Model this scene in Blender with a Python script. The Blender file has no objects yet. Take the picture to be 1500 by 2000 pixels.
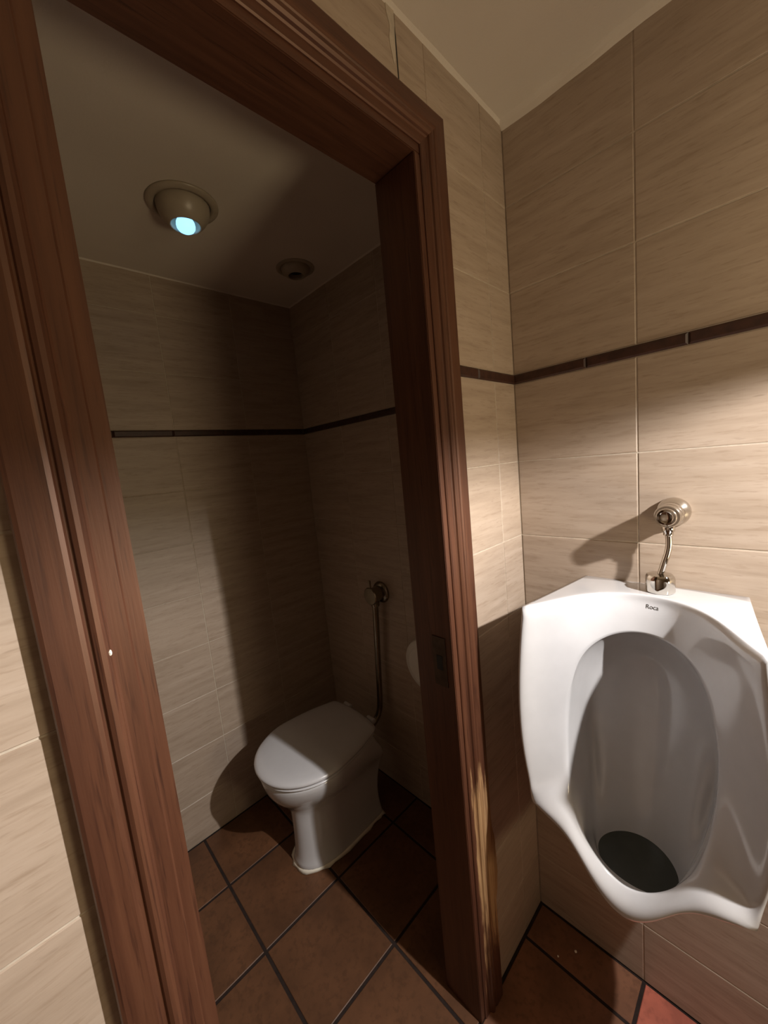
import bpy, bmesh, math, random
from mathutils import Vector, Matrix
random.seed(7)
PI = math.pi
scene = bpy.context.scene
C = scene.collection

# ------------------------------------------------------------ camera
CAM = Vector((-1.008, -0.5036, 1.45))
YAW, PITCH, ROLL, F = 0.75966, -0.12583, -0.09671, 742.65
cy_, sy_ = math.cos(YAW), math.sin(YAW)
cp_, sp_ = math.cos(PITCH), math.sin(PITCH)
Fw = Vector((sy_*cp_, cy_*cp_, sp_)); Rt = Vector((cy_, -sy_, 0)); Up = Rt.cross(Fw)
R2 = math.cos(ROLL)*Rt + math.sin(ROLL)*Up
U2 = -math.sin(ROLL)*Rt + math.cos(ROLL)*Up
cam_data = bpy.data.cameras.new('camera')
cam = bpy.data.objects.new('camera', cam_data); C.objects.link(cam)
m = Matrix((R2, U2, -Fw)).transposed().to_4x4(); m.translation = CAM
cam.matrix_world = m
cam_data.sensor_fit = 'HORIZONTAL'; cam_data.sensor_width = 36.0
cam_data.lens = F*36.0/1500.0; cam_data.clip_start = 0.01
scene.camera = cam

# ------------------------------------------------------------ world, lamps, exposure
w = bpy.data.worlds.new('world'); scene.world = w; w.use_nodes = True
w.node_tree.nodes['Background'].inputs[0].default_value = (0.9, 0.75, 0.6, 1)
w.node_tree.nodes['Background'].inputs[1].default_value = 0.0
scene.view_settings.view_transform = 'Standard'
scene.view_settings.look = 'None'
scene.view_settings.exposure = 0.0
scene.view_settings.gamma = 1.0
scene.view_settings.use_curve_mapping = False

def lamp(name, kind, loc, power, col, **kw):
    d = bpy.data.lights.new(name, kind); d.energy = power; d.color = col
    for k, v in kw.items():
        if k != 'aim': setattr(d, k, v)
    o = bpy.data.objects.new(name, d); C.objects.link(o); o.location = loc
    if 'aim' in kw:
        o.rotation_euler = (Vector(kw['aim'])-Vector(loc)).to_track_quat('-Z', 'Y').to_euler()
    return o
# unseen lamp behind and right of the viewer, under an added hood
LAMP = Vector((-0.292, -0.87, 1.62)); LDIR = Vector((-.95, 1.0, -.85)).normalized()
lamp('hood_lamp', 'AREA', LAMP, 33, (1.0, 0.95, 0.915), shape='DISK', size=0.035, aim=LAMP+LDIR)
# warm fill light added above the hood for the upper walls
lamp('upper_fill', 'POINT', LAMP+Vector((0, -.02, .09)), 4.6, (1.0, 0.82, 0.56), shadow_soft_size=0.11)

# upward fill light without a fixture, added to brighten the ceilings
lamp('ceiling_fill', 'AREA', (-.32, -1.35, .98), 5.8, (1.0, 0.79, 0.49), shape='DISK', size=0.35, aim=(-.50, 0.0, 2.25))

# ------------------------------------------------------------ materials
def newmat(name):
    mt = bpy.data.materials.new(name); mt.use_nodes = True
    nt = mt.node_tree; b = nt.nodes['Principled BSDF']
    return mt, nt, b
def N(nt, t, **kw):
    n = nt.nodes.new(t)
    for k, v in kw.items(): setattr(n, k, v)
    return n
def ramp(nt, fac, stops):
    r = N(nt, 'ShaderNodeValToRGB'); e = r.color_ramp.elements
    while len(e) < len(stops): e.new(0.5)
    for el, (p, c) in zip(e, stops):
        el.position = p; el.color = (*c, 1) if len(c) == 3 else c
    nt.links.new(fac, r.inputs[0]); return r.outputs[0]
def coords(nt, scale, rnd=True, loc=(0, 0, 0)):
    tc = N(nt, 'ShaderNodeTexCoord'); mp = N(nt, 'ShaderNodeMapping')
    mp.inputs['Scale'].default_value = scale
    if rnd:
        oi = N(nt, 'ShaderNodeObjectInfo')
        mu = N(nt, 'ShaderNodeVectorMath', operation='SCALE'); cb = N(nt, 'ShaderNodeCombineXYZ')
        for i in range(3): nt.links.new(oi.outputs['Random'], cb.inputs[i])
        mu.inputs['Scale'].default_value = 57.0
        nt.links.new(cb.outputs[0], mu.inputs[0]); nt.links.new(mu.outputs[0], mp.inputs['Location'])
    nt.links.new(tc.outputs['Object'], mp.inputs['Vector']); return mp.outputs[0]
def noise(nt, vec, scale, detail=4, rough=0.55):
    n = N(nt, 'ShaderNodeTexNoise'); n.inputs['Scale'].default_value = scale
    n.inputs['Detail'].default_value = detail; n.inputs['Roughness'].default_value = rough
    nt.links.new(vec, n.inputs['Vector']); return n.outputs['Fac']
def mix(nt, fac, a, b, mode='MIX'):
    n = N(nt, 'ShaderNodeMix', data_type='RGBA', blend_type=mode)
    if isinstance(fac, float): n.inputs[0].default_value = fac
    else: nt.links.new(fac, n.inputs[0])
    for s, v in ((6, a), (7, b)):
        if isinstance(v, tuple): n.inputs[s].default_value = (*v, 1)
        else: nt.links.new(v, n.inputs[s])
    return n.outputs[2]
def bump(nt, b, h, strength, dist=0.002):
    n = N(nt, 'ShaderNodeBump'); n.inputs['Strength'].default_value = strength
    n.inputs['Distance'].default_value = dist
    nt.links.new(h, n.inputs['Height']); nt.links.new(n.outputs[0], b.inputs['Normal'])
def math_(nt, op, a, b_=None, clamp=False):
    n = N(nt, 'ShaderNodeMath', operation=op); n.use_clamp = clamp
    for i, v in enumerate((a, b_)):
        if v is None: continue
        if isinstance(v, (int, float)): n.inputs[i].default_value = v
        else: nt.links.new(v, n.inputs[i])
    return n.outputs[0]

def travertine():
    mt, nt, b = newmat('travertine_tile')
    v1 = coords(nt, (2.0, 3.0, 22.0)); n1 = noise(nt, v1, 2.2, 6, .62)
    v2 = coords(nt, (9.0, 9.0, 75.0)); n2 = noise(nt, v2, 2.5, 4, .6)
    v3 = coords(nt, (26.0, 26.0, 170.0)); n3 = noise(nt, v3, 1.2, 2, .5)
    c1 = ramp(nt, n1, [(.25, (.335, .258, .193)), (.5, (.415, .328, .253)), (.75, (.475, .385, .308))])
    c2 = mix(nt, ramp(nt, n2, [(.3, (1, 1, 1)), (.46, (0, 0, 0))]), c1, (.26, .185, .125))
    f3 = ramp(nt, n3, [(.22, (.75, .75, .75)), (.33, (0, 0, 0))])
    c3 = mix(nt, f3, c2, (.14, .092, .06))
    c3 = mix(nt, 0.42, c1, c3)
    nt.links.new(c3, b.inputs['Base Color'])
    b.inputs['Roughness'].default_value = .42
    bump(nt, b, n2, .15, .001); return mt
def plain(name, col, rough=.5, metal=0.0, coat=0.0, var=0.0, bmp=0.0, vscale=30):
    mt, nt, b = newmat(name)
    v = coords(nt, (1, 1, 1)); n = noise(nt, v, vscale, 4)
    lo = tuple(c*(1-var) for c in col); hi = tuple(min(1, c*(1+var)) for c in col)
    nt.links.new(ramp(nt, n, [(.3, lo), (.7, hi)]), b.inputs['Base Color'])
    b.inputs['Roughness'].default_value = rough; b.inputs['Metallic'].default_value = metal
    b.inputs['Coat Weight'].default_value = coat; b.inputs['Coat Roughness'].default_value = .08
    if bmp: bump(nt, b, n, bmp, .002)
    return mt
def wood(name, axis='z', worn=False):
    mt, nt, b = newmat(name)
    sc = {'z': (60, 60, 2.2), 'x': (2.2, 60, 60), 'y': (60, 2.2, 60)}[axis]
    v = coords(nt, sc); n1 = noise(nt, v, 1.0, 5, .6)
    v2 = coords(nt, tuple(s*4 for s in sc)); n2 = noise(nt, v2, 1.0, 3, .6)
    v3 = coords(nt, (4, 4, 1.2)); n3 = noise(nt, v3, 1.0, 3, .5)
    c = ramp(nt, n1, [(.25, (.046, .017, .009)), (.5, (.080, .031, .016)), (.78, (.125, .053, .027))])
    c = mix(nt, ramp(nt, n2, [(.3, (.8, .8, .8)), (.45, (0, 0, 0))]), c, (.020, .007, .005))
    c = mix(nt, math_(nt, 'MULTIPLY', n3, .35), c, (.060, .021, .013))
    rgh = .43
    if worn:
        tc = N(nt, 'ShaderNodeTexCoord'); sx = N(nt, 'ShaderNodeSeparateXYZ')
        nt.links.new(tc.outputs['Object'], sx.inputs[0])
        wn = noise(nt, coords(nt, (55, 55, 5), False), 1.0, 5, .65)
        # mask: band of height 0.2..0.68 and the outer two thirds of the moulding
        up = math_(nt, 'MULTIPLY', math_(nt, 'SUBTRACT', .70, sx.outputs['Z']), 9, False)
        dn = math_(nt, 'MULTIPLY', math_(nt, 'SUBTRACT', sx.outputs['Z'], .17), 5, False)
        md = math_(nt, 'MINIMUM', math_(nt, 'MINIMUM', up, dn), 1.0)
        ou = math_(nt, 'MULTIPLY', math_(nt, 'ADD', sx.outputs['X'], .338), 90, False)
        md = math_(nt, 'MINIMUM', md, ou)
        md = math_(nt, 'ADD', md, math_(nt, 'MULTIPLY', math_(nt, 'SUBTRACT', wn, .50), 3.6))
        msk = math_(nt, 'MULTIPLY', md, 2.0, True)
        bare = ramp(nt, n1, [(.25, (.15, .078, .032)), (.5, (.36, .21, .095)), (.75, (.52, .34, .17))])
        bare = mix(nt, ramp(nt, n2, [(.3, (.9, .9, .9)), (.5, (0, 0, 0))]), bare, (.15, .065, .03))
        c = mix(nt, msk, c, bare)
        nt.links.new(math_(nt, 'ADD', math_(nt, 'MULTIPLY', msk, .35), rgh), b.inputs['Roughness'])
    else: b.inputs['Roughness'].default_value = rgh
    nt.links.new(c, b.inputs['Base Color']); bump(nt, b, n2, .12, .001)
    b.inputs['Specular IOR Level'].default_value = .8; b.inputs['Specular Tint'].default_value = (1, .72, .58, 1)
    return mt
def terracotta(name, base):
    mt, nt, b = newmat(name)
    n1 = noise(nt, coords(nt, (1, 1, 1)), 6, 5, .6); n2 = noise(nt, coords(nt, (1, 1, 1)), 60, 4, .6)
    lo = tuple(c*.62 for c in base); hi = tuple(c*1.35 for c in base)
    c = ramp(nt, n1, [(.3, lo), (.7, hi)])
    c = mix(nt, ramp(nt, n2, [(.35, (.5, .5, .5)), (.5, (0, 0, 0))]), c, tuple(q*.5 for q in base))
    oi = N(nt, 'ShaderNodeObjectInfo')
    c = mix(nt, math_(nt, 'MULTIPLY', oi.outputs['Random'], .35), c, tuple(q*.55 for q in base))
    nt.links.new(c, b.inputs['Base Color']); b.inputs['Roughness'].default_value = .5
    bump(nt, b, n2, .2, .001); return mt
def plaster(name, col):
    mt, nt, b = newmat(name)
    n1 = noise(nt, coords(nt, (1, 1, 1), False), 190, 3, .6); n2 = noise(nt, coords(nt, (1, 1, 1), False), 3, 3, .5)
    nt.links.new(ramp(nt, n2, [(.3, tuple(c*.9 for c in col)), (.7, col)]), b.inputs['Base Color'])
    b.inputs['Roughness'].default_value = .9; bump(nt, b, n1, .35, .002); return mt
def emit(name, col, st):
    mt, nt, b = newmat(name)
    b.inputs['Base Color'].default_value = (*col, 1)
    b.inputs['Emission Color'].default_value = (*col, 1); b.inputs['Emission Strength'].default_value = st
    return mt

M = dict(
    tile=travertine(),
    border=plain('brown_border', (.045, .017, .010), .45, var=.35, bmp=.3, vscale=60),
    grout=plain('grout', (.52, .45, .36), .9, var=.12, bmp=.2, vscale=80),
    mortar=plain('floor_mortar', (.022, .012, .009), .95, var=.3, bmp=.4, vscale=60),
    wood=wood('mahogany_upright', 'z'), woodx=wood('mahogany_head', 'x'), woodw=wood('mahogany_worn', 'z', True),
    clay=terracotta('terracotta', (.150, .066, .030)), clay2=terracotta('terracotta_red', (.60, .17, .11)), clay3=terracotta('terracotta_lit', (.24, .105, .055)),  # clay3: terracotta lightened to paint in the lamplight by the urinal
    ceil=plaster('ceiling_plaster', (.74, .67, .58)),
    china=plain('glazed_china', (.60, .60, .61), .13, coat=.6, var=.02),
    lid=plain('lid_plastic', (.62, .62, .64), .22, coat=.3, var=.02),
    chrome=plain('chrome', (.60, .57, .52), .07, metal=1, var=.03),
    bronze=plain('dark_metal', (.10, .07, .05), .4, metal=1, var=.2),
    fixture=plain('fixture_enamel', (.40, .34, .26), .35, var=.05),
    dark=plain('dark_interior', (.012, .012, .011), .6, var=.2),
    sump=plain('sump_olive', (.045, .048, .036), .35, var=.15),  # dark olive colour of the sump disc
    bulb=emit('led_bulb', (.27, .62, 1.0), 1.9),
    plastic=plain('white_plastic', (.72, .70, .64), .3, var=.03),
    print=plain('grey_print', (.05, .045, .04), .6, var=.1),
    paint=plain('cream_paint', (.85, .80, .68), .6, var=.05),
)

# ------------------------------------------------------------ helpers
def link(name, mesh, mat=None, parent=None, smooth=False):
    o = bpy.data.objects.new(name, mesh); C.objects.link(o)
    if mat is not None and not mesh.materials: mesh.materials.append(mat)
    if parent is not None: o.parent = parent
    if smooth: mesh.shade_smooth()
    return o
def build(name, bm, mat, parent=None, smooth=False):
    bmesh.ops.recalc_face_normals(bm, faces=bm.faces)
    me = bpy.data.meshes.new(name); bm.to_mesh(me); bm.free()
    return link(name, me, mat, parent, smooth)
def thing(name, label, cat, loc=(0, 0, 0), rz=0, group=None):
    o = bpy.data.objects.new(name, None); C.objects.link(o); o.location = loc; o.rotation_euler = (0, 0, rz)
    o.empty_display_size = .05
    o['label'] = label; o['category'] = cat
    if group: o['group'] = group
    return o
def box(bm, x0, x1, y0, y1, z0, z1):
    v = [bm.verts.new((x, y, z)) for z in (z0, z1) for y in (y0, y1) for x in (x0, x1)]
    for f in ((0, 1, 3, 2), (4, 6, 7, 5), (0, 4, 5, 1), (2, 3, 7, 6), (0, 2, 6, 4), (1, 5, 7, 3)):
        bm.faces.new([v[i] for i in f])
def lathe(bm, prof, n=32, axis='z', org=(0, 0, 0), cap=True):
    """prof: list of (radius, height along axis)"""
    rings = []
    for r, h in prof:
        ring = []
        for k in range(n):
            a = 2*PI*k/n; c, s = r*math.cos(a), r*math.sin(a)
            p = {'z': (c, s, h), 'x': (h, c, s), 'y': (c, h, s)}[axis]
            ring.append(bm.verts.new((p[0]+org[0], p[1]+org[1], p[2]+org[2])))
        rings.append(ring)
    for a, b in zip(rings, rings[1:]):
        for k in range(n): bm.faces.new((a[k], a[(k+1) % n], b[(k+1) % n], b[k]))
    if cap:
        bm.faces.new(rings[0][::-1]); bm.faces.new(rings[-1])
def tube(bm, pts, r, n=14):
    pts = [Vector(p) for p in pts]; rings = []
    ref = Vector((0, 1, 0))
    for i, p in enumerate(pts):
        t = (pts[min(i+1, len(pts)-1)]-pts[max(i-1, 0)]).normalized()
        a = t.cross(ref).normalized(); b = t.cross(a)
        rr = r[i] if isinstance(r, (list, tuple)) else r
        rings.append([bm.verts.new(p+rr*(math.cos(2*PI*k/n)*a+math.sin(2*PI*k/n)*b)) for k in range(n)])
    for a, b in zip(rings, rings[1:]):
        for k in range(n): bm.faces.new((a[k], a[(k+1) % n], b[(k+1) % n], b[k]))
    bm.faces.new(rings[0][::-1]); bm.faces.new(rings[-1])
def spline(P, k=8):
    P = [Vector(p) for p in P]; out = []
    Q = [P[0]*2-P[1]]+P+[P[-1]*2-P[-2]]
    for i in range(1, len(Q)-2):
        a, b, c, d = Q[i-1:i+3]
        for j in range(k):
            t = j/k
            out.append(.5*((2*b)+(c-a)*t+(2*a-5*b+4*c-d)*t*t+(3*b-a-3*c+d)*t**3))
    out.append(P[-1]); return out
def loft(bm, rings, cap0=True, cap1=True):
    R = [[bm.verts.new(p) for p in r] for r in rings]; n = len(R[0])
    for a, b in zip(R, R[1:]):
        for k in range(n): bm.faces.new((a[k], a[(k+1) % n], b[(k+1) % n], b[k]))
    if cap0: bm.faces.new(R[0][::-1])
    if cap1: bm.faces.new(R[-1])
    return R
def subsurf(o, lv):
    md = o.modifiers.new('sub', 'SUBSURF'); md.levels = lv; md.render_levels = lv

# ------------------------------------------------------------ tiles
ROW = .2068; S0, S1 = 1.627, 1.652        # bottom and top of the brown border
H, HS = 2.258, 2.208                      # washroom and stall ceilings
GAP = .0026; REC = .0014                  # joint width and recess
rows = []
z = S0
while z > 0:
    rows.append((max(z-ROW, 0.0), z)); z -= ROW
upper = []
z = S1
while z < H: upper.append((z, z+ROW)); z += ROW
_tm = {}
def tile_mesh(wd, ht, dp, bev, mat, kind):
    key = (round(wd, 4), round(ht, 4), kind)
    if key in _tm: return _tm[key]
    bm = bmesh.new(); x, z = wd/2, ht/2
    b4 = [bm.verts.new(p) for p in ((-x, dp, -z), (x, dp, -z), (x, dp, z), (-x, dp, z))]
    m4 = [bm.verts.new(p) for p in ((-x, bev*.7, -z), (x, bev*.7, -z), (x, bev*.7, z), (-x, bev*.7, z))]
    i, j = x-bev, z-bev
    f4 = [bm.verts.new(p) for p in ((-i, 0, -j), (i, 0, -j), (i, 0, j), (-i, 0, j))]
    for a, b in ((b4, m4), (m4, f4)):
        for k in range(4): bm.faces.new((a[k], a[(k+1) % 4], b[(k+1) % 4], b[k]))
    bm.faces.new(f4)
    bmesh.ops.recalc_face_normals(bm, faces=bm.faces)
    me = bpy.data.meshes.new(kind); bm.to_mesh(me); bm.free(); me.materials.append(mat)
    _tm[key] = me; return me
def put_tile(parent, kind, mat, org, rz, u0, u1, z0, z1, dp, bev, proud=0.0):
    if u1-u0 < .006 or z1-z0 < .006: return
    me = tile_mesh(u1-u0, z1-z0, dp+proud, bev, mat, kind)
    o = bpy.data.objects.new(kind, me); C.objects.link(o); o.parent = parent
    c, s = math.cos(rz), math.sin(rz); u = (u0+u1)/2
    j = random.uniform(-.00035, .00035)
    n = (s, -c)                            # outward normal
    o.location = (org[0]+c*u+n[0]*(proud+j), org[1]+s*u+n[1]*(proud+j), (z0+z1)/2)
    o.rotation_euler = (0, 0, rz)
def tile_wall(parent, org, rz, ulo, uhi, joints, zmax, hole=None, bstart=0.0):
    """org: point of the wall where u = 0; u runs along the rotated x axis; outward normal is local -y"""
    us = [ulo]+sorted(j for j in joints if ulo < j < uhi)+[uhi]
    rects = []
    for z0, z1 in rows+upper:
        z1 = min(z1, zmax)
        if z1 <= z0: continue
        for a, b in zip(us, us[1:]): rects.append((a, b, z0, z1, 'tile'))
    bj = [ulo]; k = math.floor((ulo-bstart)/.19)
    while bstart+k*.19 < uhi:
        if bstart+k*.19 > ulo+.01: bj.append(bstart+k*.19)
        k += 1
    bj.append(uhi)
    for a, b in zip(bj, bj[1:]): rects.append((a, b, S0, S1, 'border_tile'))
    for a, b, z0, z1, kind in rects:
        g = GAP/2
        q = [(a+g, b-g, z0+g, z1-g)] if kind == 'tile' else [(a+.0004, b-.0004, z0+.0005, z1-.0005)]
        if hole:
            ha, hb, hz = hole; out = []
            for (a1, b1, c1, d1) in q:
                if b1 <= ha or a1 >= hb or c1 >= hz: out.append((a1, b1, c1, d1)); continue
                if a1 < ha: out.append((a1, ha, c1, d1))
                if b1 > hb: out.append((hb, b1, c1, d1))
                if d1 > hz: out.append((max(a1, ha), min(b1, hb), hz, d1))
            q = out
        for r in q:
            if kind == 'tile': put_tile(parent, 'tile', M['tile'], org, rz, *r, .007, .0012)
            else: put_tile(parent, 'border_tile', M['border'], org, rz, *r, .007, .004, .004)

def struct(name, bm, mat, parent=None):
    o = build(name, bm, mat, parent)
    if parent is None: o['kind'] = 'structure'
    return o
XC, YD = .033, 1.095                      # stall right wall, stall back wall
XL, XR, ZT = -.925, -.366, 2.034          # door opening
OL, OR, OT = XL-.091, XR+.091, ZT+.091    # outer edges of the casing
RX0, RY0 = -2.1, -2.3                    # far corner of the washroom
SX0 = -1.22                               # stall left wall
# wall with the doorway
bm = bmesh.new()
box(bm, RX0-.1, XL-.03, REC, .098, 0, H); box(bm, XR+.03, 0.0, REC, .098, 0, H)
box(bm, XL-.03, XR+.03, REC, .098, ZT+.03, H)
wl = struct('wall_left', bm, M['grout'])
wj = [-.103, -.386]+[-.386-.285*k for k in range(1, 9)]
tile_wall(wl, (0, 0), 0, RX0, 0, wj, H, (OL+.03, OR-.03, OT-.03), bstart=-.18)
# wall with the urinal
bm = bmesh.new(); box(bm, REC, .032, RY0-.1, .0985, 0, H)
wr = struct('wall_right', bm, M['grout'])
tile_wall(wr, (0, 0), -PI/2, 0, -RY0, [.282+.285*k for k in range(9)], H, bstart=.181)
# washroom walls behind the viewer
bm = bmesh.new(); box(bm, RX0-.1, RX0-REC, RY0-.1, REC, 0, H)
wo = struct('wall_far_left', bm, M['grout'])
tile_wall(wo, (RX0, 0), PI/2, RY0, 0, [-.285*k for k in range(1, 10)], H)
bm = bmesh.new(); box(bm, RX0-REC, REC, RY0-.1, RY0-REC, 0, H)
wo = struct('wall_rear', bm, M['grout'])
tile_wall(wo, (0, RY0), PI, 0, -RX0, [.285*k for k in range(1, 9)], H)
# stall walls
bm = bmesh.new(); box(bm, SX0-.1, .133, YD+REC, YD+.1, 0, HS)
wb = struct('wall_back', bm, M['grout'])
tile_wall(wb, (XC, YD), 0, SX0-XC, 0, [-.287*k for k in range(1, 5)], HS, bstart=-.01)
bm = bmesh.new(); box(bm, XC+REC, .133, .0985, YD+REC, 0, HS)
wc = struct('wall_stall_right', bm, M['grout'])
tile_wall(wc, (XC, YD), -PI/2, 0, YD-.0985, [.285*k for k in range(1, 4)], HS, bstart=.19)
bm = bmesh.new(); box(bm, SX0-.1, SX0-REC, .0985, YD+REC, 0, HS)
wd = struct('wall_stall_left', bm, M['grout'])
tile_wall(wd, (SX0, YD), PI/2, .0985-YD, 0, [-.285*k for k in range(1, 4)], HS)
# plaster patch and open joint above the door
bm = bmesh.new()
pr = spline([(-.409, 0, 2.257), (-.407, 0, 2.238), (-.401, 0, 2.222), (-.405, 0, 2.200), (-.401, 0, 2.180), (-.396, 0, 2.164), (-.392, 0, 2.176), (-.3895, 0, 2.205), (-.3885, 0, 2.235), (-.387, 0, 2.257)], 3)
f1 = [bm.verts.new((p.x, -.0012, p.z)) for p in pr]; f0 = [bm.verts.new((p.x, .001, p.z)) for p in pr]
bm.faces.new(f1); bm.faces.new(f0[::-1])
for k in range(len(pr)): bm.faces.new((f0[k], f0[(k+1) % len(pr)], f1[(k+1) % len(pr)], f1[k]))
build('plaster_patch', bm, M['grout'], wl)
bm = bmesh.new()
vs = [bm.verts.new(p) for p in ((-.3885, -.0006, 2.235), (-.3855, -.0006, 2.215), (-.3858, -.0006, 2.14), (-.3866, -.0006, 2.105), (-.3876, -.0006, 2.15))]
vb = [bm.verts.new((v.co.x, .002, v.co.z)) for v in vs]
bm.faces.new(vs); bm.faces.new(vb[::-1])
for k in range(5): bm.faces.new((vb[k], vb[(k+1) % 5], vs[(k+1) % 5], vs[k]))
build('open_joint', bm, M['dark'], wl)

# ceilings
bm = bmesh.new(); box(bm, RX0-.1, .03, RY0-.1, .097, H, H+.08)
struct('ceiling', bm, M['ceil'])
bm = bmesh.new(); box(bm, SX0-.1, .133, .0985, YD+.1, HS, HS+.13)
struct('ceiling_stall', bm, M['ceil'])
# uneven plaster bead along the edges of the ceiling
def bead(name, a, b, inward, zc, amp, base=.006, seed=1):
    rng = random.Random(seed); a, b = Vector(a), Vector(b); n = 46; bm = bmesh.new(); rings = []
    iw = Vector(inward); s1, s2 = 0, 0
    for k in range(n+1):
        p = a.lerp(b, k/n); s1 = s1*.7+rng.uniform(-1, 1)*.4; s2 = s2*.7+rng.uniform(-1, 1)*.4
        wv = base+amp*(.5+.5*s1); hv = base+amp*(.5+.5*s2)
        rings.append([Vector((p.x, p.y, zc+.004)), Vector((p.x, p.y, zc-hv)), Vector((p.x, p.y, zc-hv*.45))+iw*wv*.45, Vector((p.x, p.y, zc))+iw*wv, Vector((p.x, p.y, zc+.004))+iw*wv])
    loft(bm, rings); return struct(name, bm, M['ceil'])
bead('trim_1', (RX0, 0, 0), (0, 0, 0), (0, -1, 0), H, .005, .004, 3)
bead('trim_2', (0, 0, 0), (0, RY0, 0), (-1, 0, 0), H, .016, .006, 5)
bead('trim_3', (SX0, YD, 0), (XC, YD, 0), (0, -1, 0), HS, .003, .003, 9)
bead('trim_4', (XC, YD, 0), (XC, .1, 0), (-1, 0, 0), HS, .003, .003, 11)

# floor: mortar slab and terracotta tiles
bm = bmesh.new(); box(bm, RX0-.1, .133, RY0-.1, YD+.1, -.06, -.0025)
fl = struct('floor', bm, M['mortar'])
FT = .2805; fx0, fy0 = -.398, -.283
for i in range(-9, 3):
    for j in range(-10, 6):
        a, b = fx0+i*FT, fx0+(i+1)*FT; c, d = fy0+j*FT, fy0+(j+1)*FT
        stall = (c+d)/2 > .05
        a, b = max(a, SX0 if stall else RX0), min(b, XC if stall else 0); c, d = max(c, RY0), min(d, YD)
        if b-a < .01 or d-c < .01: continue
        g = .0045; wd_, ht_ = b-a-2*g, d-c-2*g
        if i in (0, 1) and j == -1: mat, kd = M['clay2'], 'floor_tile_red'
        elif i in (0, 1) and j in (0, -2): mat, kd = M['clay3'], 'floor_tile_lit'  # lamplight put into the colour of these tiles
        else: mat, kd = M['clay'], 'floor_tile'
        me = tile_mesh(wd_, ht_, .006, .0016, mat, kd)
        o = bpy.data.objects.new('floor_tile', me); C.objects.link(o); o.parent = fl
        o.location = ((a+b)/2, (c+d)/2, random.uniform(-.0006, .0004)); o.rotation_euler = (-PI/2, 0, 0)

# ------------------------------------------------------------ door frame
door = bpy.data.objects.new('door_1', None); C.objects.link(door); door.location = ((XL+XR)/2, 0, 0)
door['kind'] = 'structure'
# profile: distance from opening edge, height proud of the tiles
PROF = [(.016, -.012), (.016, .0085), (.018, .0105), (.034, .0105), (.0365, .0125), (.038, .0165), (.0415, .0195), (.046, .0200), (.0500, .0180), (.0515, .0150),
        (.0535, .0150), (.0555, .0170), (.0600, .0182), (.0860, .0182), (.0895, .0165), (.091, .013), (.091, -.0005)]
def leg(name, x0, sgn, mat):
    bm = bmesh.new(); A = []; Bq = []
    for d, o in PROF:
        x = x0+sgn*d; A.append(Vector((x, -o, 0))); Bq.append(Vector((x, -o, ZT+d)))
    rings = [[a.lerp(b, t) for a, b in zip(A, Bq)] for t in (0, .25, .5, .75, 1)]
    loft(bm, rings); o = build(name, bm, mat, door); o.matrix_parent_inverse = Matrix.Translation(-door.location); return o
leg('casing', XL, -1, M['wood']); leg('casing', XR, 1, M['woodw'])
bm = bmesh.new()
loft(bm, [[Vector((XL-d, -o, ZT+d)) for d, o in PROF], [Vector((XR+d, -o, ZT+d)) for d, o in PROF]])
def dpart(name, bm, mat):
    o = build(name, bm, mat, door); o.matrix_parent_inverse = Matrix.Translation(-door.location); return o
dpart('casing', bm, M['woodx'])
def soft(bm, off=.0015):
    bmesh.ops.bevel(bm, geom=bm.edges[:], offset=off, segments=2, affect='EDGES')
bm = bmesh.new(); box(bm, XL-.030, XL, -.006, .104, 0, ZT); soft(bm); dpart('jamb', bm, M['wood'])
bm = bmesh.new(); box(bm, XR, XR+.030, -.006, .104, 0, ZT); soft(bm); dpart('jamb', bm, M['wood'])
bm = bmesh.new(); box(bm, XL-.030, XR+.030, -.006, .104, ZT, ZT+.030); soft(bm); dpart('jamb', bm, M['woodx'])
# strike plate on the jamb
bm = bmesh.new(); box(bm, XR-.0022, XR+.001, .014, .050, .925, 1.045)
sp = dpart('strike_plate', bm, M['bronze'])
bm = bmesh.new(); box(bm, XR-.0030, XR-.0018, .024, .040, .965, 1.000)
o = build('latch_hole', bm, M['dark'], sp)
# veneer lifting off the outer edge of the worn casing
bm = bmesh.new(); rings = []
rng = random.Random(4)
for k in range(25):
    t = k/24; zz = .30+.23*t
    wv = .0145*math.sin(PI*min(1, t*1.1))**.55*(1-.25*t)+rng.uniform(-.0012, .0012) if 0 < t < 1 else .0
    x0 = OR-.003; x1 = OR+max(.0, wv)
    rings.append([Vector((x0, -.0175, zz)), Vector((x1, -.0160, zz)), Vector((x1+.0004, -.0120, zz)), Vector((x0, -.0080, zz))])
loft(bm, rings); dpart('lifted_veneer', bm, M['woodw'])
bm = bmesh.new(); lathe(bm, [(.0002, -.0215), (.0030, -.0205), (.0036, -.0185)], 10, 'y', (0, 0, 0))
o = dpart('paint_fleck', bm, M['paint']); o.location = (-.963, .003, 1.28); o.scale = (.5, 1, .95)

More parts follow.
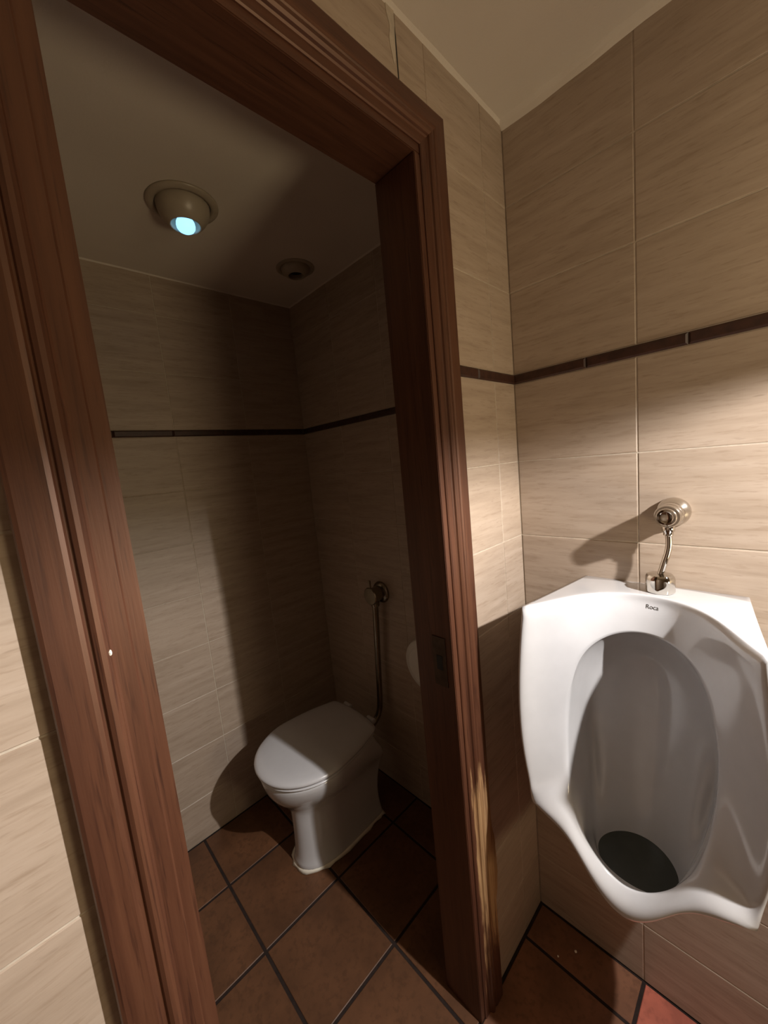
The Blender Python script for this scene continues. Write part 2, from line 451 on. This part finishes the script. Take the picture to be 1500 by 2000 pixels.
# ------------------------------------------------------------ urinal
UY = -.317
OUT = [ (0.0, 1.1221, 0.0886), (0.0409, 1.1221, 0.0943), (0.0825, 1.1233, 0.1205), (0.1203, 1.1247, 0.1681), (0.1555, 1.125, 0.2378), (0.1841, 1.1235, 0.287), (0.1901, 1.0653, 0.2936), (0.1991, 0.966, 0.2952), (0.2024, 0.867, 0.2952), (0.1978, 0.7795, 0.2936), (0.1878, 0.7196, 0.2919), (0.185, 0.705, 0.296), (0.181, 0.677, 0.298), (0.146, 0.665, 0.299), (0.114, 0.656, 0.300), (0.089, 0.639, 0.304), (0.066, 0.609, 0.308), (0.044, 0.583, 0.312), (0.021, 0.565, 0.315), (0.0, 0.560, 0.316)]
INN = [ (0.0, 1.0466, 0.1148), (0.0309, 1.044, 0.1197), (0.0569, 1.0364, 0.1312), (0.0779, 1.024, 0.1476), (0.0941, 1.0088, 0.1665), (0.1051, 0.9897, 0.182), (0.1139, 0.9648, 0.1927), (0.1218, 0.915, 0.205), (0.1255, 0.8546, 0.2148), (0.1219, 0.7978, 0.2296), (0.1162, 0.7563, 0.2444), (0.1102, 0.7313, 0.2558), (0.1042, 0.7118, 0.2665), (0.096, 0.6941, 0.2772), (0.0844, 0.6775, 0.287), (0.0704, 0.657, 0.291), (0.0541, 0.640, 0.294), (0.0376, 0.627, 0.297), (0.0188, 0.618, 0.299), (0.0, 0.614, 0.300) ]
SMP = [(.073*math.sin(PI*i/19)*(1-.12*math.cos(PI*i/19)), .588, .201-.066*math.cos(PI*i/19)) for i in range(20)]
nk = len(OUT)
def full(half):
    """half ring of (dy, z, depth) -> closed ring; first and last on the axis"""
    h = list(half); return [Vector((-d, UY-dy, z)) for dy, z, d in h]+[Vector((-d, UY+dy, z)) for dy, z, d in h[-2:0:-1]]
def lerp3(a, b, t): return tuple(p+(q-p)*t for p, q in zip(a, b))
def ringf(fn): return full([fn(i) for i in range(nk)])
def backr(i):
    dy, z, d = OUT[i]
    if i <= 5: return (dy*.82, 1.118, -.004)
    zz = 1.118-(1.118-.48)*((i-5)/(nk-1-5))
    return (min(.15-.0015*(i-5), .20*((nk-1-i)/6)), zz, -.003)
def side(i):
    dy, z, d = OUT[i]; b = backr(i); q = lerp3(OUT[i], b, .5)
    return (q[0], 1.118+(z-1.118)*.5 if i <= 5 else (q[1] if i < 12 else min(q[1], .570-.006*(i-12))), d*.5)
def edge_out(i):
    dy, z, d = OUT[i]
    return (dy, z, d-.018 if i > 4 else d-.012)
def edge_mid(i):
    dy, z, d = OUT[i]
    if i <= 4: return (dy, z-.0005, d-.001)
    return (dy+.0005, z, d-.005)
def front(i):
    dy, z, d = OUT[i]; p = INN[i]
    q = lerp3(OUT[i], p, .07 if i < 13 else .10)
    if i <= 4: return (q[0], z-.006, d+.001)
    return (q[0], q[1], d-.001 if i < 13 else d+.006)
def crest(i):
    dy, z, d = OUT[i]; q = lerp3(OUT[i], INN[i], .20 if i < 13 else .38)
    if i <= 4: return (q[0], z-.016, d+.002)
    return (q[0], q[1], d-.010 if i < 12 else d+.009)
def mid1(i):
    q = lerp3(OUT[i], INN[i], .42 if i < 13 else .64); a, b = OUT[i][2], INN[i][2]
    return (q[0], q[1], a+(b-a)*.45 if i < 12 else a+.005)
def mid2(i):
    q = lerp3(OUT[i], INN[i], .74 if i < 13 else .86); a, b = OUT[i][2], INN[i][2]
    return (q[0], q[1], a+(b-a)*.78 if i < 12 else max(b+.004, a-.006))
def inn(i): return INN[i]
def inn2(i):
    dy, z, d = INN[i]
    return (dy*1.01, z+.001 if i < 10 else z-.008, d-.010)
def bw(t, ka, kb):
    """ring inside the bowl: ka pulls towards the deep back wall, kb towards the sump"""
    def f(i):
        q = lerp3(INN[i], SMP[i], t); bulge = 1+.10*math.sin(PI*t)
        back = .030+.055*(INN[i][0]/.12)**2
        dd = INN[i][2]+(back-INN[i][2])*ka; dd = dd+(SMP[i][2]-dd)*kb
        w_ = 1.0 if i < 8 else max(0.0, (15-i)/7)
        d = dd*w_+q[2]*(1-w_)
        return (q[0]*bulge, q[1]-.012*math.sin(PI*t)*(1-w_), max(.026, d))
    return f
def smp(i): return SMP[i]
def smp2(i):
    dy, z, d = SMP[i]; return (dy*.94, z-.008, .201+(d-.201)*.94)
def smp3(i):
    dy, z, d = SMP[i]; return (dy*.8, z-.030, .201+(d-.201)*.8)
ur = thing('urinal', 'white ceramic wall-hung urinal with flared sides under the chrome valve', 'urinal', (0, UY, .64))
def upart(name, bm, mat, smooth=True, par=None):
    o = build(name, bm, mat, par or ur, smooth)
    if par is None: o.matrix_parent_inverse = Matrix.Translation(-ur.location)
    return o
bm = bmesh.new()
fns = [backr, side, edge_out, edge_mid, front, crest, mid1, mid2, inn, inn2, bw(.06, .55, 0), bw(.18, .95, 0), bw(.40, 1, .08), bw(.64, 1, .35), bw(.85, 1, .75), smp, smp2, smp3]
R = loft(bm, [ringf(f) for f in fns])
cr = bm.edges.layers.float.new('crease_edge')
def crease(ring, lo, hi, val):
    n = len(ring)
    for k in range(n):
        i = k if k < nk else 2*(nk-1)-k
        k2 = (k+1) % n; i2 = k2 if k2 < nk else 2*(nk-1)-k2
        if lo <= i <= hi and lo <= i2 <= hi:
            e = bm.edges.get((ring[k], ring[k2]))
            if e: e[cr] = val
crease(R[8], 0, 7, .75); crease(R[15], 0, 19, .6); crease(R[8], 13, 19, .45)
crease(R[3], 0, 5, .35); crease(R[0], 0, 19, 1.0)
nn = 2*(nk-1)
for i in (5, 12):
    for kk in (i, nn-i):
        for ra, rb in zip(R[0:5], R[1:6]):
            e = bm.edges.get((ra[kk], rb[kk]))
            if e: e[cr] = 1.0
crease(R[2], 5, 12, .35)
basin = o = upart('basin', bm, M['china']); subsurf(o, 2); bpy.context.view_layer.update()
# dark olive disc in the sump at the bottom of the bowl
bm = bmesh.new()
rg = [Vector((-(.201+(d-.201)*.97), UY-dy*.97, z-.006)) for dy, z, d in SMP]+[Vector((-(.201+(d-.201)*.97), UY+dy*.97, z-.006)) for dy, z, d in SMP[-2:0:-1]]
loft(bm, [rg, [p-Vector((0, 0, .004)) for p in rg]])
o = upart('sump', bm, M['sump'], False); o['label'] = 'dark olive sump at the bottom of the white bowl'
# maker's mark, wrapped onto the glaze
tx = bpy.data.curves.new('maker_mark', 'FONT'); tx.body = 'Roca'; tx.size = .0115; tx.align_x = 'CENTER'; tx.align_y = 'CENTER'
to = bpy.data.objects.new('tmp', tx); C.objects.link(to); dg = bpy.context.evaluated_depsgraph_get(); dg.update()
me = bpy.data.meshes.new_from_object(to.evaluated_get(dg)); bpy.data.objects.remove(to)
dg = bpy.context.evaluated_depsgraph_get(); china = basin.evaluated_get(dg)
mi = basin.matrix_world.inverted()
for v in me.vertices:
    p = Vector((-.6, -.326-v.co.x, 1.100+v.co.y))
    ok, hit, nn_, fi = china.ray_cast(mi @ p, Vector((1, 0, 0)))
    v.co = (basin.matrix_world @ hit)+Vector((-.0006, 0, 0)) if ok else p
o = link('maker_mark', me, M['print'], ur); o.matrix_parent_inverse = Matrix.Translation(-ur.location)

# ------------------------------------------------------------ urinal flush valve
VY, VZ = -.347, 1.288
fv = thing('flush_valve', 'round chrome push valve with short bent pipe above the urinal', 'valve', (0, VY, VZ))
def vpart(name, bm, mat, par=None):
    o = build(name, bm, mat, par or fv, True)
    if par is None: o.matrix_parent_inverse = Matrix.Translation(-fv.location)
    md = o.modifiers.new('es', 'EDGE_SPLIT'); md.split_angle = math.radians(40)
    return o
bm = bmesh.new(); lathe(bm, [(.0310, -.0002), (.0310, -.004), (.0300, -.012), (.0270, -.019), (.0235, -.024)], 40, 'x', (0, VY, VZ)); vpart('wall_flange', bm, M['chrome'])
bm = bmesh.new(); lathe(bm, [(.0230, -.022), (.0240, -.026), (.0240, -.050), (.0230, -.053), (.0222, -.0535), (.0230, -.054), (.0235, -.057), (.0235, -.066), (.0215, -.070)], 40, 'x', (0, VY, VZ)); vb_ = vpart('valve_body', bm, M['chrome'])
bm = bmesh.new(); lathe(bm, [(.0180, -.069), (.0180, -.076), (.0160, -.079), (.0120, -.080), (.0100, -.0785)], 32, 'x', (0, VY, VZ)); vpart('push_button', bm, M['chrome'])
PX = -.044
bm = bmesh.new(); lathe(bm, [(.0105, VZ-.022), (.0115, VZ-.026), (.0115, VZ-.034), (.0090, VZ-.037), (.0090, VZ-.043), (.0070, VZ-.045)], 24, 'z', (PX, VY+.002, 0)); vpart('outlet_nut', bm, M['chrome'])
CAPY, CAPX = -.331, -.050
pp = spline([(PX, VY+.002, VZ-.038), (PX, VY+.001, VZ-.060), (PX-.001, VY+.003, VZ-.080), (CAPX+.002, CAPY-.007, VZ-.105), (CAPX, CAPY, 1.155)], 6)
bm = bmesh.new(); tube(bm, pp, .0062, 16); vpart('flush_pipe', bm, M['chrome'])
bm = bmesh.new(); lathe(bm, [(.0262, 1.1221), (.0272, 1.1245), (.0272, 1.1495), (.0262, 1.1555), (.0235, 1.1595), (.0150, 1.1610), (.0068, 1.1615)], 40, 'z', (CAPX, CAPY, 0))
for v in bm.verts:                       # faint facets round the cap
    dx, dy = v.co.x-CAPX, v.co.y-CAPY; rr_ = math.hypot(dx, dy)
    if rr_ > .02:
        k_ = 1-.045*abs(math.sin(4*math.atan2(dy, dx))); v.co.x = CAPX+dx*k_; v.co.y = CAPY+dy*k_
vpart('spud_cap', bm, M['chrome'])

# ------------------------------------------------------------ toilet
TY = .705
to_ = thing('toilet', 'white floor-standing toilet with closed lid inside the dark stall', 'toilet', (-.27, TY, 0))
def tpart(name, bm, mat, smooth=True):
    o = build(name, bm, mat, to_, smooth); o.matrix_parent_inverse = Matrix.Translation(-to_.location); return o
def egg(xf, xb, hw, z, back=.6, n=40, ex=2.0, yo=0.0):
    """closed ring: round front at xf, squarer back at xb"""
    pts = []; xm = xf+(xb-xf)*.45
    for k in range(n):
        a = 2*PI*k/n; c, s = math.cos(a), math.sin(a)
        if c < 0:
            x = xm+(xm-xf)*(-abs(c)**(2/ex)); y = hw*math.copysign(abs(s)**(2/ex), s)
        else:
            x = xm+(xb-xm)*abs(c)**.55; t = (x-xm)/(xb-xm)
            y = hw*math.copysign(1, s)*(1-(1-back)*t**1.7) if abs(s) > 1e-6 else 0
            if c > .9: y = hw*back*s/math.sqrt(1-.81)
        pts.append(Vector((x, TY+yo+y, z)))
    return pts
bm = bmesh.new()
Z = [egg(-.482, -.10, .098, 0, .9, ex=2.3), egg(-.480, -.10, .096, .012, .9, ex=2.3), egg(-.470, -.10, .082, .03, .9, ex=2.3), egg(-.466, -.11, .079, .12, .95, ex=2.3), egg(-.466, -.09, .080, .20, .95, ex=2.3),
     egg(-.474, -.075, .090, .242, .95), egg(-.500, -.07, .115, .275, .9), egg(-.535, -.09, .148, .318, .75), egg(-.552, -.12, .167, .362, .70), egg(-.557, -.135, .174, .398, .68), egg(-.552, -.138, .170, .405, .68), egg(-.50, -.16, .13, .404, .68)]
loft(bm, Z); o = tpart('bowl', bm, M['china']); subsurf(o, 1)
bm = bmesh.new()
loft(bm, [egg(-.548, -.14, .168, .4045, .70), egg(-.562, -.135, .180, .408, .70), egg(-.563, -.135, .181, .415, .70), egg(-.556, -.137, .174, .418, .70)])
o = tpart('seat', bm, M['lid']); subsurf(o, 1)
bm = bmesh.new()
loft(bm, [egg(-.556, -.130, .176, .4195, .70), egg(-.567, -.128, .184, .423, .70), egg(-.569, -.127, .186, .432, .70), egg(-.562, -.130, .180, .440, .70), egg(-.52, -.14, .150, .4455, .70), egg(-.45, -.17, .10, .448, .7)])
o = tpart('lid', bm, M['lid']); subsurf(o, 1)
for s in (-1, 1):
    bm = bmesh.new(); lathe(bm, [(.010, -.02), (.011, -.018), (.011, .018), (.010, .02)], 16, 'y', (-.118, TY+s*.075, .424)); tpart('hinge', bm, M['lid'])
bm = bmesh.new()
rr = random.Random(3)
rg = egg(-.486, -.10, .103, 0, .9, ex=2.3); rg1 = [Vector((p.x+(rr.uniform(-.004, .004)), p.y+rr.uniform(-.004, .004), .0015)) for p in rg]
rg2 = [Vector(((p.x+.29)*.95-.29, TY+(p.y-TY)*.93, .009)) for p in rg]
loft(bm, [rg1, rg2]); o = tpart('sealant', bm, M['paint']); o['label'] = 'cream sealant bead around the foot'

# stall flush valve and pipe
SVY, SVZ = .655, .915
sv = thing('stall_flush_valve', 'tarnished chrome flush valve and long pipe behind the toilet', 'valve', (XC, SVY, SVZ))
def svpart(name, bm, mat):
    o = build(name, bm, mat, sv, True); o.matrix_parent_inverse = Matrix.Translation(-sv.location)
    md = o.modifiers.new('es', 'EDGE_SPLIT'); md.split_angle = math.radians(40); return o
M['tarnish'] = plain('tarnished_chrome', (.30, .26, .20), .25, metal=1, var=.15)
bm = bmesh.new(); lathe(bm, [(.046, XC-.0002), (.046, XC-.004), (.043, XC-.010), (.034, XC-.014)], 36, 'x', (0, SVY, SVZ)); svpart('wall_flange', bm, M['tarnish'])
bm = bmesh.new(); lathe(bm, [(.030, XC-.013), (.031, XC-.030), (.031, XC-.055), (.029, XC-.060)], 36, 'x', (0, SVY, SVZ)); svpart('valve_body', bm, M['tarnish'])
bm = bmesh.new(); lathe(bm, [(.036, XC-.058), (.037, XC-.061), (.037, XC-.066), (.034, XC-.069)], 36, 'x', (0, SVY, SVZ)); svpart('push_button', bm, M['tarnish'])
bm = bmesh.new(); box(bm, XC-.066, XC-.058, SVY-.004, SVY+.004, SVZ+.033, SVZ+.066); svpart('lever', bm, M['tarnish'])
pp = spline([(XC-.036, SVY+.006, SVZ-.026), (XC-.036, SVY+.012, SVZ-.12), (XC-.036, SVY+.028, .60), (XC-.038, SVY+.038, .44), (XC-.045, SVY+.045, .370), (XC-.075, SVY+.048, .335), (XC-.108, SVY+.048, .328)], 7)
bm = bmesh.new(); tube(bm, pp, .0125, 18); svpart('flush_pipe', bm, M['tarnish'])
bm = bmesh.new(); lathe(bm, [(.0165, SVZ-.052), (.0175, SVZ-.048), (.0175, SVZ-.030), (.015, SVZ-.026)], 24, 'z', (XC-.036, SVY+.006, 0)); svpart('pipe_nut', bm, M['tarnish'])

# paper dispenser on the stall's right wall, mostly hidden by the jamb
pd = thing('paper_dispenser', 'round white paper dispenser half hidden behind the right door jamb', 'dispenser', (XC, .388, .69))
bm = bmesh.new(); lathe(bm, [(.103, -.0005), (.105, -.006), (.105, -.045), (.101, -.056), (.09, -.062)], 48, 'x', (0, 0, 0)); o = build('housing', bm, M['plastic'], pd, True)
md = o.modifiers.new('es', 'EDGE_SPLIT'); md.split_angle = math.radians(40)
bm = bmesh.new(); lathe(bm, [(.080, -.0615), (.080, -.0645), (.076, -.066)], 48, 'x', (0, 0, 0)); build('cover', bm, M['plastic'], pd, False)
bm = bmesh.new(); box(bm, -.055, -.015, -.035, .035, -.118, -.100); build('paper_slot', bm, M['plastic'], pd)

# ------------------------------------------------------------ ceiling downlights in the stall
def downlight(loc, lit, label):
    t = thing('downlight', label, 'lamp', loc)
    bm = bmesh.new(); lathe(bm, [(.091, -.0002), (.091, -.003), (.088, -.006), (.079, -.009), (.071, -.008), (.070, -.001)], 56); build('flange', bm, M['fixture'], t, True)
    bm = bmesh.new(); prof = []
    for k in range(11):
        a = math.radians(4+k*4.9); prof.append((.0685*math.cos(a), -.0685*math.sin(a)))
    ro, ho = prof[-1]
    prof += [(ro-.0025, ho-.0012), (ro-.005, ho+.001), (ro-.004, ho+.012), (ro-.004, ho+.034)]
    lathe(bm, prof, 56, cap=False)
    ey = build('eyeball', bm, M['fixture'], t, True)
    bm = bmesh.new(); lathe(bm, [(ro-.006, ho+.034), (ro-.006, ho+.036)], 40); build('reflector', bm, M['dark'], ey)
    if lit:
        bm = bmesh.new()
        lathe(bm, [(.011, ho+.032), (.015, ho+.026), (.0235, ho+.008), (.0245, ho+.000), (.0235, ho-.006), (.0195, ho-.012), (.013, ho-.016), (.005, ho-.0175)], 36); build('bulb', bm, M['bulb'], t, True)
    return t
downlight((-.556, .655, HS), True, 'ceiling spotlight with its pale blue bulb glowing')
dl = downlight((-.125, .780, HS), False, 'unlit dark spotlight in the far ceiling corner of the stall')
dl.scale = (.78, .78, .5)

# unseen lamp hood, arm and plate, added to cut off the upper light
lhood = thing('added_lamp_hood', 'unseen dark metal lamp hood added to shape the light, beyond the right edge of view', 'lamp', (0, LAMP.y, LAMP.z+.05))
def lpart(name, bm):
    o = build(name, bm, M['bronze'], lhood); o.matrix_parent_inverse = Matrix.Translation(-lhood.location); return o
hx, hy = LAMP.x, LAMP.y
bm = bmesh.new(); box(bm, hx-.16, hx+.16, hy-.07, hy+.125, LAMP.z+.040, LAMP.z+.046); lpart('hood_top', bm)
bm = bmesh.new(); box(bm, hx-.16, hx+.16, hy+.119, hy+.125, LAMP.z-.028, LAMP.z+.040); lpart('hood_lip', bm)
bm = bmesh.new(); box(bm, hx-.16, hx+.16, hy-.07, hy-.064, LAMP.z-.05, LAMP.z+.040); lpart('back_plate', bm)
bm = bmesh.new(); tube(bm, [(hx+.10, hy-.04, LAMP.z+.055), (-.004, hy-.04, LAMP.z+.055)], .012, 12); lpart('arm', bm)
bm = bmesh.new(); lathe(bm, [(.035, -.0002), (.035, -.008), (.028, -.012)], 24, 'x', (0, hy-.04, LAMP.z+.055)); lpart('wall_plate', bm)
bm = bmesh.new(); lathe(bm, [(.034, -.005), (.034, -.060), (.02, -.066)], 24, 'y', (hx, hy, LAMP.z)); lpart('lamp_head', bm)

# crumbs on the floor under the urinal
for k, (x, y, s, lb) in enumerate(((-.058, -.128, 1.0, 'larger white crumb on the floor below the urinal'), (-.102, -.095, .6, 'smaller white crumb on the floor left of the larger one'))):
    bm = bmesh.new(); bmesh.ops.create_icosphere(bm, subdivisions=1, radius=.0042*s)
    for v in bm.verts: v.co.z *= .5; v.co *= random.uniform(.8, 1.25)
    o = build('crumb', bm, M['paint']); o.location = (x, y, .002*s+.0003); o['label'] = lb; o['category'] = 'debris'; o['group'] = 'crumbs under the urinal'
